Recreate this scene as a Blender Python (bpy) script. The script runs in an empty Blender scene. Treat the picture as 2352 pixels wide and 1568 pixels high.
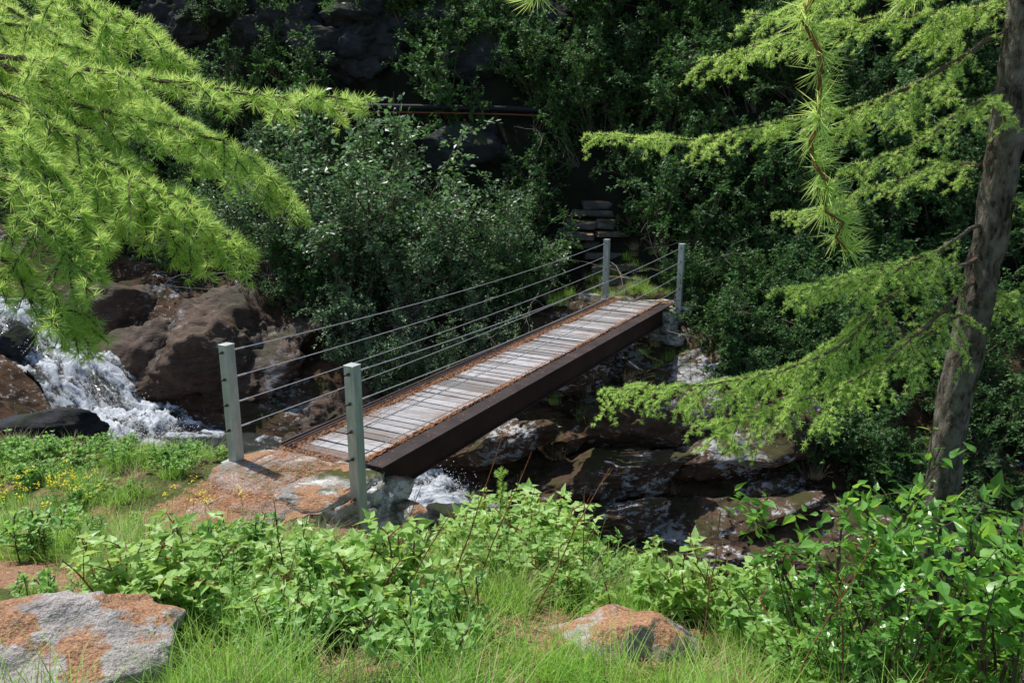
import bpy, math, random
import numpy as np
from mathutils import Vector, Matrix
rng=np.random.default_rng(7); random.seed(7)
scene=bpy.context.scene
# ---------------------------------------------------------------- noise
def hsh(ix,iy,iz,seed):
    n=(ix*73856093)^(iy*19349663)^(iz*83492791)^(seed*2654435)
    n=n&0xffffffff
    n=((n^(n>>13))*1274126177)&0xffffffff
    n=((n^(n>>15))*974711)&0xffffffff
    n=n^(n>>16)
    return n/4294967296.0
def vnoise(p,seed=0):
    i=np.floor(p).astype(np.int64); f=p-i; f=f*f*(3-2*f)
    r=0
    for dx in (0,1):
        for dy in (0,1):
            for dz in (0,1):
                w=(f[:,0] if dx else 1-f[:,0])*(f[:,1] if dy else 1-f[:,1])*(f[:,2] if dz else 1-f[:,2])
                r=r+w*hsh(i[:,0]+dx,i[:,1]+dy,i[:,2]+dz,seed)
    return r*2-1
def fbm(p,octv=4,seed=0,gain=.5):
    a=1;s=0;q=np.array(p,dtype=float)
    for k in range(octv):
        s=s+a*vnoise(q+17.3*k,seed+k); a*=gain; q=q*2.03
    return s
# ---------------------------------------------------------------- mesh builder
def make(name,parts,mats,parent=None,smooth=False,link=True,loc=None):
    off=0;Vs=[];L=[];st=[];mi=[];va=[];ls=0
    for (V,F,m,var) in parts:
        V=np.asarray(V,dtype=np.float32); F=np.asarray(F,dtype=np.int64)
        if len(V)==0 or len(F)==0: continue
        Vs.append(V); k=F.shape[1]
        L.append((F+off).ravel()); st.append(ls+np.arange(len(F))*k); ls+=F.size
        mi.append(np.full(len(F),m)); off+=len(V)
        if var is None: var=np.full(len(V),.5)
        elif np.isscalar(var): var=np.full(len(V),var)
        va.append(np.asarray(var))
    V=np.concatenate(Vs);L=np.concatenate(L);st=np.concatenate(st);mi=np.concatenate(mi);va=np.concatenate(va)
    me=bpy.data.meshes.new(name)
    me.vertices.add(len(V)); me.vertices.foreach_set('co',V.ravel())
    me.loops.add(len(L)); me.loops.foreach_set('vertex_index',L.astype(np.int32))
    me.polygons.add(len(st)); me.polygons.foreach_set('loop_start',st.astype(np.int32))
    for m in mats: me.materials.append(m)
    me.polygons.foreach_set('material_index',mi.astype(np.int32))
    me.polygons.foreach_set('use_smooth',np.full(len(st),smooth))
    at=me.attributes.new('var','FLOAT','POINT'); at.data.foreach_set('value',va.astype(np.float32))
    me.update(calc_edges=True)
    ob=bpy.data.objects.new(name,me)
    if link: scene.collection.objects.link(ob)
    if parent: ob.parent=parent
    if loc is not None: ob.location=loc
    return ob
def attr(ob,name,vals):
    a=ob.data.attributes.new(name,'FLOAT','POINT'); a.data.foreach_set('value',np.asarray(vals,dtype=np.float32))
def empty(name,loc=(0,0,0)):
    e=bpy.data.objects.new(name,None); e.empty_display_size=.2; e.location=loc; scene.collection.objects.link(e); return e
def nrm(a): return a/(np.linalg.norm(a,axis=-1,keepdims=True)+1e-9)
def scatter(TV,TF,pos,d,n,scale,var=None,wscale=None):
    d=nrm(d); x=nrm(np.cross(d,n)); n=np.cross(x,d)
    sc=np.asarray(scale).reshape(-1,1,1); ws=sc if wscale is None else np.asarray(wscale).reshape(-1,1,1)
    V=pos[:,None,:]+TV[None,:,0:1]*ws*x[:,None,:]+TV[None,:,1:2]*sc*d[:,None,:]+TV[None,:,2:3]*sc*n[:,None,:]
    N=len(pos);k=len(TV)
    F=(TF[None]+(np.arange(N)*k)[:,None,None]).reshape(-1,TF.shape[1])
    if var is None: var=rng.random(N)
    return V.reshape(-1,3),F,np.repeat(var,k)
def catmull(P,n):
    P=np.asarray(P,float); P=np.vstack([2*P[0]-P[1],P,2*P[-1]-P[-2]])
    out=[];m=len(P)-3
    for t in np.linspace(0,m-1e-6,n):
        i=int(t);f=t-i;a,b,c,d=P[i:i+4]
        out.append(.5*((2*b)+(-a+c)*f+(2*a-5*b+4*c-d)*f*f+(-a+3*b-3*c+d)*f**3))
    return np.array(out)
def tube(P,R,sides=6,cap=True):
    P=np.asarray(P,float);n=len(P);R=np.broadcast_to(R,(n,))
    T=nrm(np.gradient(P,axis=0)); ref=np.array([0,0,1.]) if abs(T[0][2])<.9 else np.array([1.,0,0])
    X=nrm(np.cross(T,ref));Y=np.cross(T,X)
    a=np.linspace(0,2*np.pi,sides,endpoint=False)
    V=(P[:,None]+R[:,None,None]*(np.cos(a)[None,:,None]*X[:,None]+np.sin(a)[None,:,None]*Y[:,None])).reshape(-1,3)
    i=np.arange(n-1)[:,None]*sides;j=np.arange(sides)[None];k=(j+1)%sides
    F=np.stack([i+j,i+k,i+k+sides,i+j+sides],-1).reshape(-1,4)
    return V,F
def box(c,s,ax=None):
    V=np.array([[x,y,z] for x in(-.5,.5) for y in(-.5,.5) for z in(-.5,.5)])*np.array(s)
    F=np.array([[0,1,3,2],[4,6,7,5],[0,4,5,1],[2,3,7,6],[0,2,6,4],[1,5,7,3]])
    if ax is not None: V=V@np.array(ax)
    return V+np.array(c),F
# ---------------------------------------------------------------- materials
def newmat(name):
    m=bpy.data.materials.new(name);m.use_nodes=True;nt=m.node_tree;nt.nodes.clear()
    return m,nt,nt.nodes,nt.links
def ramp(nt,fac,stops,interp='LINEAR'):
    r=nt.nodes.new('ShaderNodeValToRGB'); r.color_ramp.interpolation=interp
    els=r.color_ramp.elements
    while len(els)<len(stops): els.new(.5)
    for e,(p,c) in zip(els,stops):
        e.position=p; e.color=((c if isinstance(c,tuple) else (c,c,c))+(1,))
    nt.links.new(fac,r.inputs[0]); return r.outputs[0]
def mixc(nt,f,a,b):
    m=nt.nodes.new('ShaderNodeMix');m.data_type='RGBA'
    if isinstance(f,float): m.inputs[0].default_value=f
    else: nt.links.new(f,m.inputs[0])
    for s,v in ((6,a),(7,b)):
        if isinstance(v,tuple): m.inputs[s].default_value=v+(1,)
        else: nt.links.new(v,m.inputs[s])
    return m.outputs[2]
def mth(nt,op,a,b=None,clamp=False):
    m=nt.nodes.new('ShaderNodeMath');m.operation=op;m.use_clamp=clamp
    for i,v in enumerate((a,b)):
        if v is None: continue
        if isinstance(v,(int,float)): m.inputs[i].default_value=v
        else: nt.links.new(v,m.inputs[i])
    return m.outputs[0]
def noise(nt,scale,detail=6,rough=.6,vec=None,dist=0):
    n=nt.nodes.new('ShaderNodeTexNoise');n.inputs['Scale'].default_value=scale;n.inputs['Detail'].default_value=min(detail,5)
    n.inputs['Roughness'].default_value=rough;n.inputs['Distortion'].default_value=dist or 0
    if vec is None:
        g=nt.nodes.new('ShaderNodeNewGeometry'); vec=g.outputs['Position']
    nt.links.new(vec,n.inputs['Vector']); return n.outputs[0]
def stretch(nt,s,rot=(0,0,0)):
    g=nt.nodes.new('ShaderNodeNewGeometry'); mp=nt.nodes.new('ShaderNodeMapping')
    mp.inputs['Scale'].default_value=s; mp.inputs['Rotation'].default_value=rot
    nt.links.new(g.outputs['Position'],mp.inputs[0]); return mp.outputs[0]
def attrn(nt,name):
    a=nt.nodes.new('ShaderNodeAttribute');a.attribute_name=name;return a.outputs['Fac']
def finish(nt,color,rough=.8,bump=None,bs=.3,bd=.02,spec=.3,metal=0.):
    p=nt.nodes.new('ShaderNodeBsdfPrincipled');o=nt.nodes.new('ShaderNodeOutputMaterial')
    if isinstance(color,tuple): p.inputs['Base Color'].default_value=color+(1,)
    else: nt.links.new(color,p.inputs['Base Color'])
    if isinstance(rough,(int,float)): p.inputs['Roughness'].default_value=rough
    else: nt.links.new(rough,p.inputs['Roughness'])
    p.inputs['Specular IOR Level'].default_value=spec;p.inputs['Metallic'].default_value=metal
    if bump is not None:
        b=nt.nodes.new('ShaderNodeBump');b.inputs['Strength'].default_value=bs;b.inputs['Distance'].default_value=bd
        nt.links.new(bump,b.inputs['Height']);nt.links.new(b.outputs[0],p.inputs['Normal'])
    nt.links.new(p.outputs[0],o.inputs[0]); return p
def leafmat(name,c1,c2,c3,tr=.45,tcol=(.2,.4,.03),rough=.4,spec=.5):
    m,nt,nd,lk=newmat(name)
    v=attrn(nt,'var'); oi=nt.nodes.new('ShaderNodeObjectInfo')
    f=mth(nt,'ADD',mth(nt,'MULTIPLY',v,.6),mth(nt,'MULTIPLY',oi.outputs['Random'],.4))
    col=ramp(nt,f,[(0,c1),(.5,c2),(1,c3)])
    p=nt.nodes.new('ShaderNodeBsdfPrincipled');lk.new(col,p.inputs['Base Color'])
    p.inputs['Roughness'].default_value=rough;p.inputs['Specular IOR Level'].default_value=spec
    t=nt.nodes.new('ShaderNodeBsdfTranslucent')
    lk.new(mixc(nt,f,tuple(x*.65 for x in tcol),tuple(min(1,x*1.3) for x in tcol)),t.inputs[0])
    mx=nt.nodes.new('ShaderNodeMixShader');mx.inputs[0].default_value=tr
    lk.new(p.outputs[0],mx.inputs[1]);lk.new(t.outputs[0],mx.inputs[2])
    o=nt.nodes.new('ShaderNodeOutputMaterial');lk.new(mx.outputs[0],o.inputs[0]);return m
M_shrub=leafmat('shrub_leaf',(.03,.085,.025),(.065,.15,.045),(.14,.25,.08),.3,(.12,.28,.045),.5,.3)
M_willow=leafmat('willow_leaf',(.06,.13,.055),(.14,.24,.11),(.28,.4,.22),.3,(.2,.4,.11),.4,.5)
M_rasp=leafmat('raspberry_leaf',(.13,.29,.05),(.28,.48,.11),(.5,.68,.28),.4,(.6,.84,.18),.45,.5)
M_herb=leafmat('herb_leaf',(.1,.25,.06),(.22,.42,.11),(.36,.56,.2),.4,(.45,.74,.15),.45,.5)
M_alder=leafmat('alder_leaf',(.06,.18,.03),(.14,.34,.06),(.26,.48,.13),.42,(.45,.78,.1),.32,.6)
M_grass=leafmat('grass_blade',(.15,.33,.05),(.27,.5,.08),(.5,.62,.2),.42,(.5,.82,.12),.5,.35)
M_dry=leafmat('dry_grass',(.3,.22,.11),(.45,.36,.2),(.62,.52,.32),.3,(.45,.35,.18),.6,.3)
M_larch=leafmat('larch_needle',(.28,.52,.08),(.5,.8,.2),(.74,.95,.45),.55,(.72,1.0,.24),.42,.5)
M_flower=leafmat('flower_petal',(.8,.68,.02),(.9,.75,.02),(.9,.8,.03),.3,(.8,.7,.03),.5,.3)
def bark(name,c1,c2,sc=18,c3=(.16,.15,.13)):
    m,nt,nd,lk=newmat(name)
    n=noise(nt,sc,8,.75,stretch(nt,(1,1,.35)),.5); n2=noise(nt,9,5)
    col=mixc(nt,ramp(nt,n2,[(.45,0.),(.65,.75)]),ramp(nt,n,[(.4,c1),(.6,c2)]),c3)
    finish(nt,col,.9,n,1.,.03,.2);return m
M_bark=bark('larch_bark',(.03,.024,.018),(.2,.165,.13),34,(.27,.25,.21))
M_twig=bark('twig_bark',(.1,.07,.045),(.2,.14,.09),40)
M_redtwig=bark('young_twig',(.2,.08,.03),(.36,.17,.07),40,(.3,.17,.1))
M_greytwig=bark('dry_twig',(.2,.16,.12),(.38,.32,.26),40)
def rockmat(name,c1,c2,c3,lich=.0,moss=.0,litter=.0,sc=1.5,lc=(.5,.5,.46),spec=.25,rough=.85,mc=(.07,.08,.02),gran=0):
    m,nt,nd,lk=newmat(name)
    n=noise(nt,sc,10,.65); n2=noise(nt,sc*5,8,.7); st=noise(nt,2.5,8,.65,stretch(nt,(1,1,5),(.35,.2,.3)))
    col=ramp(nt,mth(nt,'ADD',mth(nt,'MULTIPLY',n,.6),mth(nt,'MULTIPLY',n2,.4)),[(.32,c1),(.5,c2),(.68,c3)])
    col=mixc(nt,ramp(nt,st,[(.35,.55),(.5,0.)]),col,tuple(x*.35 for x in c1))
    if gran: col=mixc(nt,ramp(nt,noise(nt,70,4,.8),[(.4,.6),(.55,0.)]),col,tuple(x*.4 for x in c1))
    if lich>0:
        l=noise(nt,6,8,.8,stretch(nt,(1,1,1.8),(.3,.25,.4)),.3); big=noise(nt,.8,3)
        f=ramp(nt,mth(nt,'ADD',mth(nt,'MULTIPLY',l,.6),mth(nt,'MULTIPLY',big,.4)),[(.58-lich*.12,0.),(.61-lich*.12,1.)])
        col=mixc(nt,f,col,lc)
    g=nt.nodes.new('ShaderNodeNewGeometry');sx=nt.nodes.new('ShaderNodeSeparateXYZ');lk.new(g.outputs['Normal'],sx.inputs[0])
    if moss>0:
        f=mth(nt,'MULTIPLY',ramp(nt,noise(nt,1.7,6),[(.5-moss*.15,0.),(.62-moss*.1,1.)]),ramp(nt,sx.outputs[2],[(.3,0.),(.7,1.)]))
        col=mixc(nt,f,col,mc)
    if litter>0:
        f=mth(nt,'MULTIPLY',ramp(nt,noise(nt,2.2,8,.65),[(.56-litter*.14,0.),(.59-litter*.14,1.)]),ramp(nt,sx.outputs[2],[(.4,0.),(.75,1.)]))
        lt=ramp(nt,noise(nt,90,4,.8),[(.35,(.16,.07,.035)),(.65,(.62,.36,.21))])
        col=mixc(nt,f,col,lt)
    h=mth(nt,'ADD',mth(nt,'MULTIPLY',n2,.5),mth(nt,'ADD',st,noise(nt,40,4,.7)))
    finish(nt,col,rough,h,.7,.04,spec);return m
M_boulder=rockmat('pale_boulder',(.34,.3,.28),(.5,.45,.42),(.66,.62,.58),.35,0,.1,2.2,(.32,.31,.28),gran=1)
M_boulder2=rockmat('litter_boulder',(.34,.3,.28),(.5,.45,.42),(.66,.62,.58),.35,0,.6,2.2,(.32,.31,.28),gran=1)
M_brock=rockmat('brown_stream_rock',(.04,.024,.014),(.11,.064,.038),(.19,.12,.075),.45,.35,.0,1.6,(.46,.47,.47),mc=(.06,.055,.018))
M_bare=rockmat('brown_bare_rock',(.035,.018,.011),(.085,.045,.025),(.15,.085,.05),0.12,.25,.0,1.6,(.2,.2,.2),spec=.4,rough=.65,mc=(.05,.04,.015))
M_dark=rockmat('dark_cliff_rock',(.013,.014,.016),(.038,.04,.044),(.08,.082,.088),.0,.35,0,.9,mc=(.03,.04,.013))
M_stone=rockmat('abutment_stone',(.3,.28,.25),(.48,.45,.41),(.65,.61,.56),.5,.1,.1,3,(.72,.7,.66),gran=1)
# ---------------------------------------------------------------- terrain
SX=[-40,-14,-10,-8,-6.4,-4,-1,1.5,3.5,6,12,40]
SY=[24,17,15.2,14,12.7,11.9,11,10.5,9.8,8.8,6.5,-3]
SZ=[3,.6,-.4,-1.1,-2,-2.15,-2.35,-3,-3.6,-4.4,-6,-12]
def yc(x): return np.interp(x,SX,SY)
def zc(x): return np.interp(x,SX,SZ)
def ye(x): return np.interp(x,[-40,-12,-8,-3,-1.9,-1.1,0,.9,1.7,2.5,5,12,40],[16,8.5,7.8,7.2,7.0,5.9,4.9,4.0,2.9,1.7,-1,-6,-20])
def wf(x): return np.interp(x,[-12,-6,0,4,10],[2,2,3.2,3.6,5])
def Tf(x): return np.interp(x,[-40,-12,-8,-3,3,8,40],[5,1.0,.2,-.2,-.2,-.4,-2])
def ybase(x): return yc(x)+.7+wf(x)+1.3
def G(x,y):
    g=.95-.31*(y-2.4)-.12*np.maximum(x,0)
    g=np.where(y<0,1.694-.1*y-.12*np.maximum(x,0),g)
    f=-.07-.02*(y-5.6)
    return np.maximum(g,f)-.4*np.exp(-(((x+.8)/.6)**2+((y-5.7)/.9)**2))
def H(x,y,nz=True):
    x=np.asarray(x,float);y=np.asarray(y,float)
    Y=yc(x);Z=zc(x);E=np.minimum(ye(x),Y-1.5)
    g=G(x,y);ge=G(x,E)
    t=np.clip((y-E)/(Y-.7-E),0,1);s=1-(1-t)**2.2
    near=np.where(y<E,g,ge+(Z-.2-ge)*(s*.7+.3*t*t*(3-2*t)))
    u=y-Y-.7;w=wf(x);T=Tf(x)
    a=np.clip(u/w,0,1)**.85
    far=Z-.2+(T-Z+.2)*a
    v=np.clip(u-w,0,1.3);far=far+v*.12
    v2=np.maximum(u-w-1.3,0);hill=np.where(v2<11,v2*1.7,18.7+(v2-11)*.45);far=far+hill
    z=np.where(y<Y,near,far)
    if nz:
        p=np.stack([x.ravel(),y.ravel(),0*x.ravel()],-1)
        n1=fbm(p*.9,4,3).reshape(x.shape);n2=fbm(p*.45+5,5,9).reshape(x.shape);n3=fbm(p*3,3,5).reshape(x.shape)
        ih=np.clip(v2/1.5,0,1);ir=np.clip((y-E)/1.0,0,1)*(1-ih)
        strm=np.clip(np.abs(y-Y)/1.2,.15,1)
        q=np.stack([(x*.9-y*.44).ravel(),(x*.44+y*.9).ravel()*3.2,0*x.ravel()],-1)
        rg=(1-2*np.abs(fbm(q*.55,4,41))).reshape(x.shape)
        z=z+.03*n1*(1-ir)*(1-ih)+.015*n3+ir*strm*(.16*n2+.09*n1+.03*n3+.13*rg)+ih*(.75*n2+.2*n1)
    return z
def ax_(lo,a,b,hi,nf,nc):
    l=a-(a-lo)*np.linspace(1,0,nc,endpoint=False)**1.6; m=np.linspace(a,b,nf,endpoint=False); h=b+(hi-b)*np.linspace(0,1,nc)**1.6
    return np.concatenate([l,m,h])
gx=ax_(-70,-15,14,70,400,24);gy=ax_(-50,-1,24,90,360,24)
X,Y=np.meshgrid(gx,gy);Z=H(X,Y)
nx,ny=len(gx),len(gy)
i=np.arange(ny-1)[:,None]*nx;j=np.arange(nx-1)[None]
F=np.stack([i+j,i+j+1,i+j+1+nx,i+j+nx],-1).reshape(-1,4)
m,nt,nd,lk=newmat('ground')
rk=attrn(nt,'rock');hl=attrn(nt,'hill');li=attrn(nt,'litter')
n=noise(nt,3,8,.65);nf=noise(nt,45,5,.75);nb=noise(nt,.8,4)
soil=ramp(nt,nf,[(.3,(.05,.04,.02)),(.55,(.14,.17,.05)),(.75,(.2,.32,.07))])
litter=ramp(nt,nf,[(.3,(.2,.1,.055)),(.7,(.68,.42,.27))])
near=mixc(nt,ramp(nt,mth(nt,'ADD',n,mth(nt,'MULTIPLY',li,.3)),[(.54,0.),(.62,1.)]),soil,litter)
rb=ramp(nt,mth(nt,'ADD',mth(nt,'MULTIPLY',noise(nt,1.5,9,.7),.6),mth(nt,'MULTIPLY',nf,.4)),[(.33,(.022,.013,.008)),(.5,(.095,.054,.03)),(.68,(.19,.12,.075))])
strata=noise(nt,2.2,8,.7,stretch(nt,(1,1,6),(.3,.25,.4)))
rb=mixc(nt,ramp(nt,strata,[(.38,.8),(.52,0.)]),rb,(.012,.01,.008))
lic=ramp(nt,mth(nt,'ADD',mth(nt,'MULTIPLY',noise(nt,7,8,.8,stretch(nt,(1,1,1.8),(.3,.25,.4))),.6),mth(nt,'MULTIPLY',nb,.4)),[(.56,0.),(.59,1.)])
rb=mixc(nt,lic,rb,(.4,.41,.41))
rb=mixc(nt,ramp(nt,noise(nt,1.3,6),[(.52,0.),(.62,.8)]),rb,(.045,.05,.015))
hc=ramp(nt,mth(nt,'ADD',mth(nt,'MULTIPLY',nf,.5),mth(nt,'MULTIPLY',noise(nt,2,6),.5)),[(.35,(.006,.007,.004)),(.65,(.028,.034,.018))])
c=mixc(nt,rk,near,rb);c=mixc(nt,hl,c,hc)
finish(nt,c,.9,mth(nt,'ADD',mth(nt,'MULTIPLY',strata,rk),nf),.8,.06,.15)
M_ground=m
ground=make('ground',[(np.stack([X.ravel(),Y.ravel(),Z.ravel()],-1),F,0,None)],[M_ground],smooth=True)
E=np.minimum(ye(X),yc(X)-1.5);v2=Y-ybase(X)
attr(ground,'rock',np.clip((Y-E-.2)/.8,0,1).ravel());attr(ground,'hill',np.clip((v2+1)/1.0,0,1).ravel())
def bare(x,y): return np.minimum(1,np.exp(-(((x+3.15)/.75)**2+((y-4.15)/.36)**2)**2)+np.exp(-(((x+2.0)/.9)**2+((y-5.9)/.5)**2)**2)+np.exp(-(((x+2.1)/.3)**2+((y-3.7)/.25)**2)**2))
attr(ground,'litter',bare(X,Y).ravel())
def Hp(x,y): return float(H(np.array([x]),np.array([y]))[0])
# ---------------------------------------------------------------- stream
cx=np.linspace(-15,11,1500);cw=np.linspace(-1,1,60)
CX,CW=np.meshgrid(cx,cw,indexing='ij')
wd=np.interp(cx,[-15,-9,-6.5,-5,-2,-.5,2,11],[.7,.75,.85,1.2,.8,.5,.42,.5])
tan=nrm(np.stack([np.gradient(cx),np.gradient(yc(cx))],-1));nn=np.stack([-tan[:,1],tan[:,0]],-1)
WX=CX+CW*wd[:,None]*nn[:,0:1];WY=yc(cx)[:,None]+CW*wd[:,None]*nn[:,1:2]
foam=np.interp(cx,[-15,-6.6,-5.9,-5.0,-1.8,-1.5,-.8,-.5,1,2.5,3,11],[.95,.95,.8,.0,0,.85,.85,.05,.0,.2,.1,.2])
AL_=np.cumsum(np.concatenate([[0],np.linalg.norm(np.diff(np.stack([cx,yc(cx)],-1),axis=0),axis=1)]))[:,None]+0*CW
P=np.stack([AL_.ravel(),(CW*wd[:,None]).ravel(),np.zeros(WX.size)],-1)
warp=fbm(P*1.5,3,71)
P[:,1]+=warp*.25;P[:,0]+=warp*.3
fn=fbm(P*np.array([2.2,6,1]),5,21,.6).reshape(WX.shape); fn2=fbm(P*np.array([9,18,1]),3,33).reshape(WX.shape)
zs=zc(cx);zq=zs+.17*np.sin(zs*8.5)*np.clip((-5.9-cx)/.4,0,1)
WZ=zq[:,None]+.06+(foam[:,None]*.10+.01)*fn+foam[:,None]*.05*np.abs(fn2)+.07*foam[:,None]*(1-CW**2)
n_,m_=WX.shape
i=np.arange(n_-1)[:,None]*m_;j=np.arange(m_-1)[None];F=np.stack([i+j,i+m_+j,i+m_+j+1,i+j+1],-1).reshape(-1,4)
mw,nt,nd,lk=newmat('stream_water')
fo=attrn(nt,'foam');st_=attrn(nt,'streak');n1=noise(nt,7,8,.75,None,.6);n2=noise(nt,30,6,.8)
sm_=mth(nt,'ADD',mth(nt,'MULTIPLY',mth(nt,'SUBTRACT',mth(nt,'ADD',mth(nt,'MULTIPLY',n1,.6),mth(nt,'MULTIPLY',n2,.4)),.5),2.6),mth(nt,'MULTIPLY',st_,.5))
mask=ramp(nt,mth(nt,'ADD',mth(nt,'MULTIPLY',fo,.7),sm_),[(.34,0.),(.85,1.)])
col=mixc(nt,mask,(.03,.032,.027),mixc(nt,n2,(.45,.51,.57),(.86,.88,.9)))
finish(nt,col,mth(nt,'ADD',mth(nt,'MULTIPLY',mask,.5),.08),mth(nt,'ADD',n1,n2),.7,.05,.5)
stream=make('stream',[(np.stack([WX.ravel(),WY.ravel(),WZ.ravel()],-1),F,0,None)],[mw],smooth=True)
attr(stream,'foam',(foam[:,None]*(1-.3*CW**4)+0*CW).ravel());attr(stream,'streak',(fn+.4*fn2).ravel())
oc=np.array([[1,0,0],[-1,0,0],[0,1,0],[0,-1,0],[0,0,1],[0,0,-1.]]);of=np.array([[0,2,4],[2,1,4],[1,3,4],[3,0,4],[2,0,5],[1,2,5],[3,1,5],[0,3,5]])
k=2400;sx_=rng.choice([-8.4,-7.3,-6.5,-6.0,-1.2],k)+rng.normal(0,.25,k);off=rng.uniform(-.7,.7,k)
pp=np.stack([sx_+off*.4,yc(sx_)+off*.8,zc(sx_)+.1+np.abs(rng.normal(0,.12,k))],-1)
md,nt,nd,lk=newmat('spray');finish(nt,(.85,.88,.92),.3)
V_,F_,v_=scatter(oc,of,pp,rng.normal(size=(k,3)),rng.normal(size=(k,3)),rng.uniform(.003,.011,k))
make('stream_spray',[(V_,F_,0,v_)],[md],parent=stream)
# ---------------------------------------------------------------- rocks
import bmesh
def ico(sub):
    bm=bmesh.new();bmesh.ops.create_icosphere(bm,subdivisions=sub,radius=1)
    V=np.array([v.co[:] for v in bm.verts]);F=np.array([[v.index for v in f.verts] for f in bm.faces]);bm.free();return V,F
ICO={s:ico(s) for s in (2,3,5,6)}
def rock(c,r,seed,sub=5,nplanes=14,rot=0,tilt=0,rough=.1,amp=.14,strat=0):
    R=np.random.default_rng(seed);V,F=ICO[sub];V=V.copy()
    for _ in range(nplanes):
        n=nrm(R.normal(size=3));o=R.uniform(.62,.88);d=V@n-o;V=V-np.maximum(d,0)[:,None]*n*.92
    V=V*np.array(r);nz=fbm(V*1.3/max(min(r),.2)*.8+seed,5,seed)[:,None];
    V=V*(1+amp*nz)+ (fbm(V*7+seed,4,seed+3)[:,None]*nrm(V))*rough*.18*min(r)
    if strat:
        q=V[:,2]*6/max(r[2],.3)+3.5*fbm(V*.9+seed,4,seed+9);h=nrm(V*np.array([1,1,0]));V=V+h*(strat*.55*(np.abs((q%1)-.5)-.25)*np.clip(.5+fbm(V*1.1+3,3,seed+5),0,1))[:,None]
    c1,s1=math.cos(tilt),math.sin(tilt);V=V@np.array([[c1,0,s1],[0,1,0],[-s1,0,c1]])
    c1,s1=math.cos(rot),math.sin(rot);V=V@np.array([[c1,s1,0],[-s1,c1,0],[0,0,1]])
    return V+np.array(c),F
def rockobj(name,mat,lst):
    return make(name,[(*rock(*a,**k),0,None) for a,k in lst],[mat],smooth=True)
rockobj('boulder',M_boulder,[(((-1.93,2.58,.84),(.74,.55,.44),11),dict(sub=6,rot=.2,amp=.1,nplanes=34,rough=.4))])
rockobj('boulder',M_boulder2,[(((.5,3.14,.55),(.42,.38,.33),15),dict(sub=6,rot=.4,amp=.12,nplanes=30,rough=.4))])
lst=[(((-5.3,14.5,-1.5),(3.0,1.6,1.35),21),dict(sub=6,rot=-.3,tilt=.28,nplanes=30,amp=.26,rough=.35,strat=.2)),(((-3.2,13.4,-2.0),(2.2,1.0,.75),22),dict(sub=6,rot=-.3,tilt=.2,nplanes=28,amp=.25,rough=.4,strat=.15)),(((-8.0,15.9,-.6),(1.5,.9,.8),26),dict(tilt=.25,strat=.1,amp=.25)),
 (((-6.9,14.6,-1.2),(1.2,.7,.85),27),dict(tilt=.35,strat=.1,amp=.25,nplanes=26)),(((-1.6,12.8,-2.0),(1.8,.9,.7),29),dict(tilt=.25,rot=-.4,strat=.1,amp=.25,nplanes=26))]
rockobj('rock_slab',M_bare,lst)
rockobj('stream_rock',M_dark,[(((-6.9,11.1,-1.35),(1.3,.5,.45),31),dict(rot=.1,tilt=.15,nplanes=26,amp=.2)),(((-9.2,12.4,-.9),(.9,.6,.6),32),dict()),(((-9.0,14.0,-.75),(.35,.3,.4),33),dict()),(((-.7,9.9,-2.2),(.6,.4,.35),38),dict(rot=-.3,nplanes=22))])
lst=[]
R=np.random.default_rng(5)
for (x,u,a,b_,c_) in ((-.6,1.0,1.8,.8,.5),(.9,1.0,2.3,.9,.6),(2.4,.9,2.4,.9,.7),(4.2,1.0,2.2,.9,.7),(.2,2.2,2.0,.9,.6),(1.9,2.2,2.4,1.0,.7),(3.6,2.1,2.0,.9,.7),(5.4,1.4,1.8,.9,.7),(2.9,3.0,1.5,.7,.5),
    (.9,.0,1.6,.6,.45),(2.3,-.1,1.9,.6,.5),(3.8,-.1,1.9,.7,.55),(1.5,-.9,1.5,.6,.5),(3.0,-1.0,1.7,.7,.6)):
    y=float(yc(x))+.35+u;lst.append((((x,y,Hp(x,y)-.3*c_+(.25 if u<.5 else 0)),(a,b_,c_),int(150+x*10+u*7)),dict(rot=-.28,tilt=.32,sub=6,nplanes=30,amp=.22,rough=.4,strat=.14)))
for q in range(12):
    x=R.uniform(-2.2,5.5);u=R.uniform(-.3,3.0);y=float(yc(x))+.5+u;s=R.uniform(.2,.5)
    lst.append(((( x,y,Hp(x,y)-.0*s),(s*1.5,s*.8,s*.6),100+q),dict(rot=-.45+R.uniform(-.2,.2),tilt=.3,sub=5,nplanes=20)))
for x,y,s in ((.1,9.2,.5),(1.8,9.2,.8),(3.0,8.6,.9),(4.4,7.8,.8)):
    lst.append((((x,y,Hp(x,y)-.1),(s*1.6,s*.7,s*.5),int(200+x*10)),dict(rot=-.4,tilt=.25,strat=.06)))
rockobj('ravine_rocks',M_brock,lst)
lst=[]
for q in range(26):
    x=R.uniform(-10,-2.2);z=R.uniform(4.0,9.5);y=float(ybase(x))+z/1.7
    lst.append((((x,y-.1,z),(R.uniform(1,1.9),.9,R.uniform(.5,1.1)),400+q),dict(rot=R.uniform(-.2,.2),tilt=R.uniform(-.1,.35),nplanes=28,amp=.3,strat=.25,rough=.8)))
for x,z in ((-.6,4.6),(.6,5.4),(-1.6,5.6),(-1.0,2.6)):
    y=float(ybase(x))+z/1.7;lst.append((((x,y-.1,z),(1.1,.7,.6),int(500+z*10)),dict(tilt=.1,nplanes=28,amp=.25,strat=.1)))
rockobj('cliff',M_dark,lst)
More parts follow.
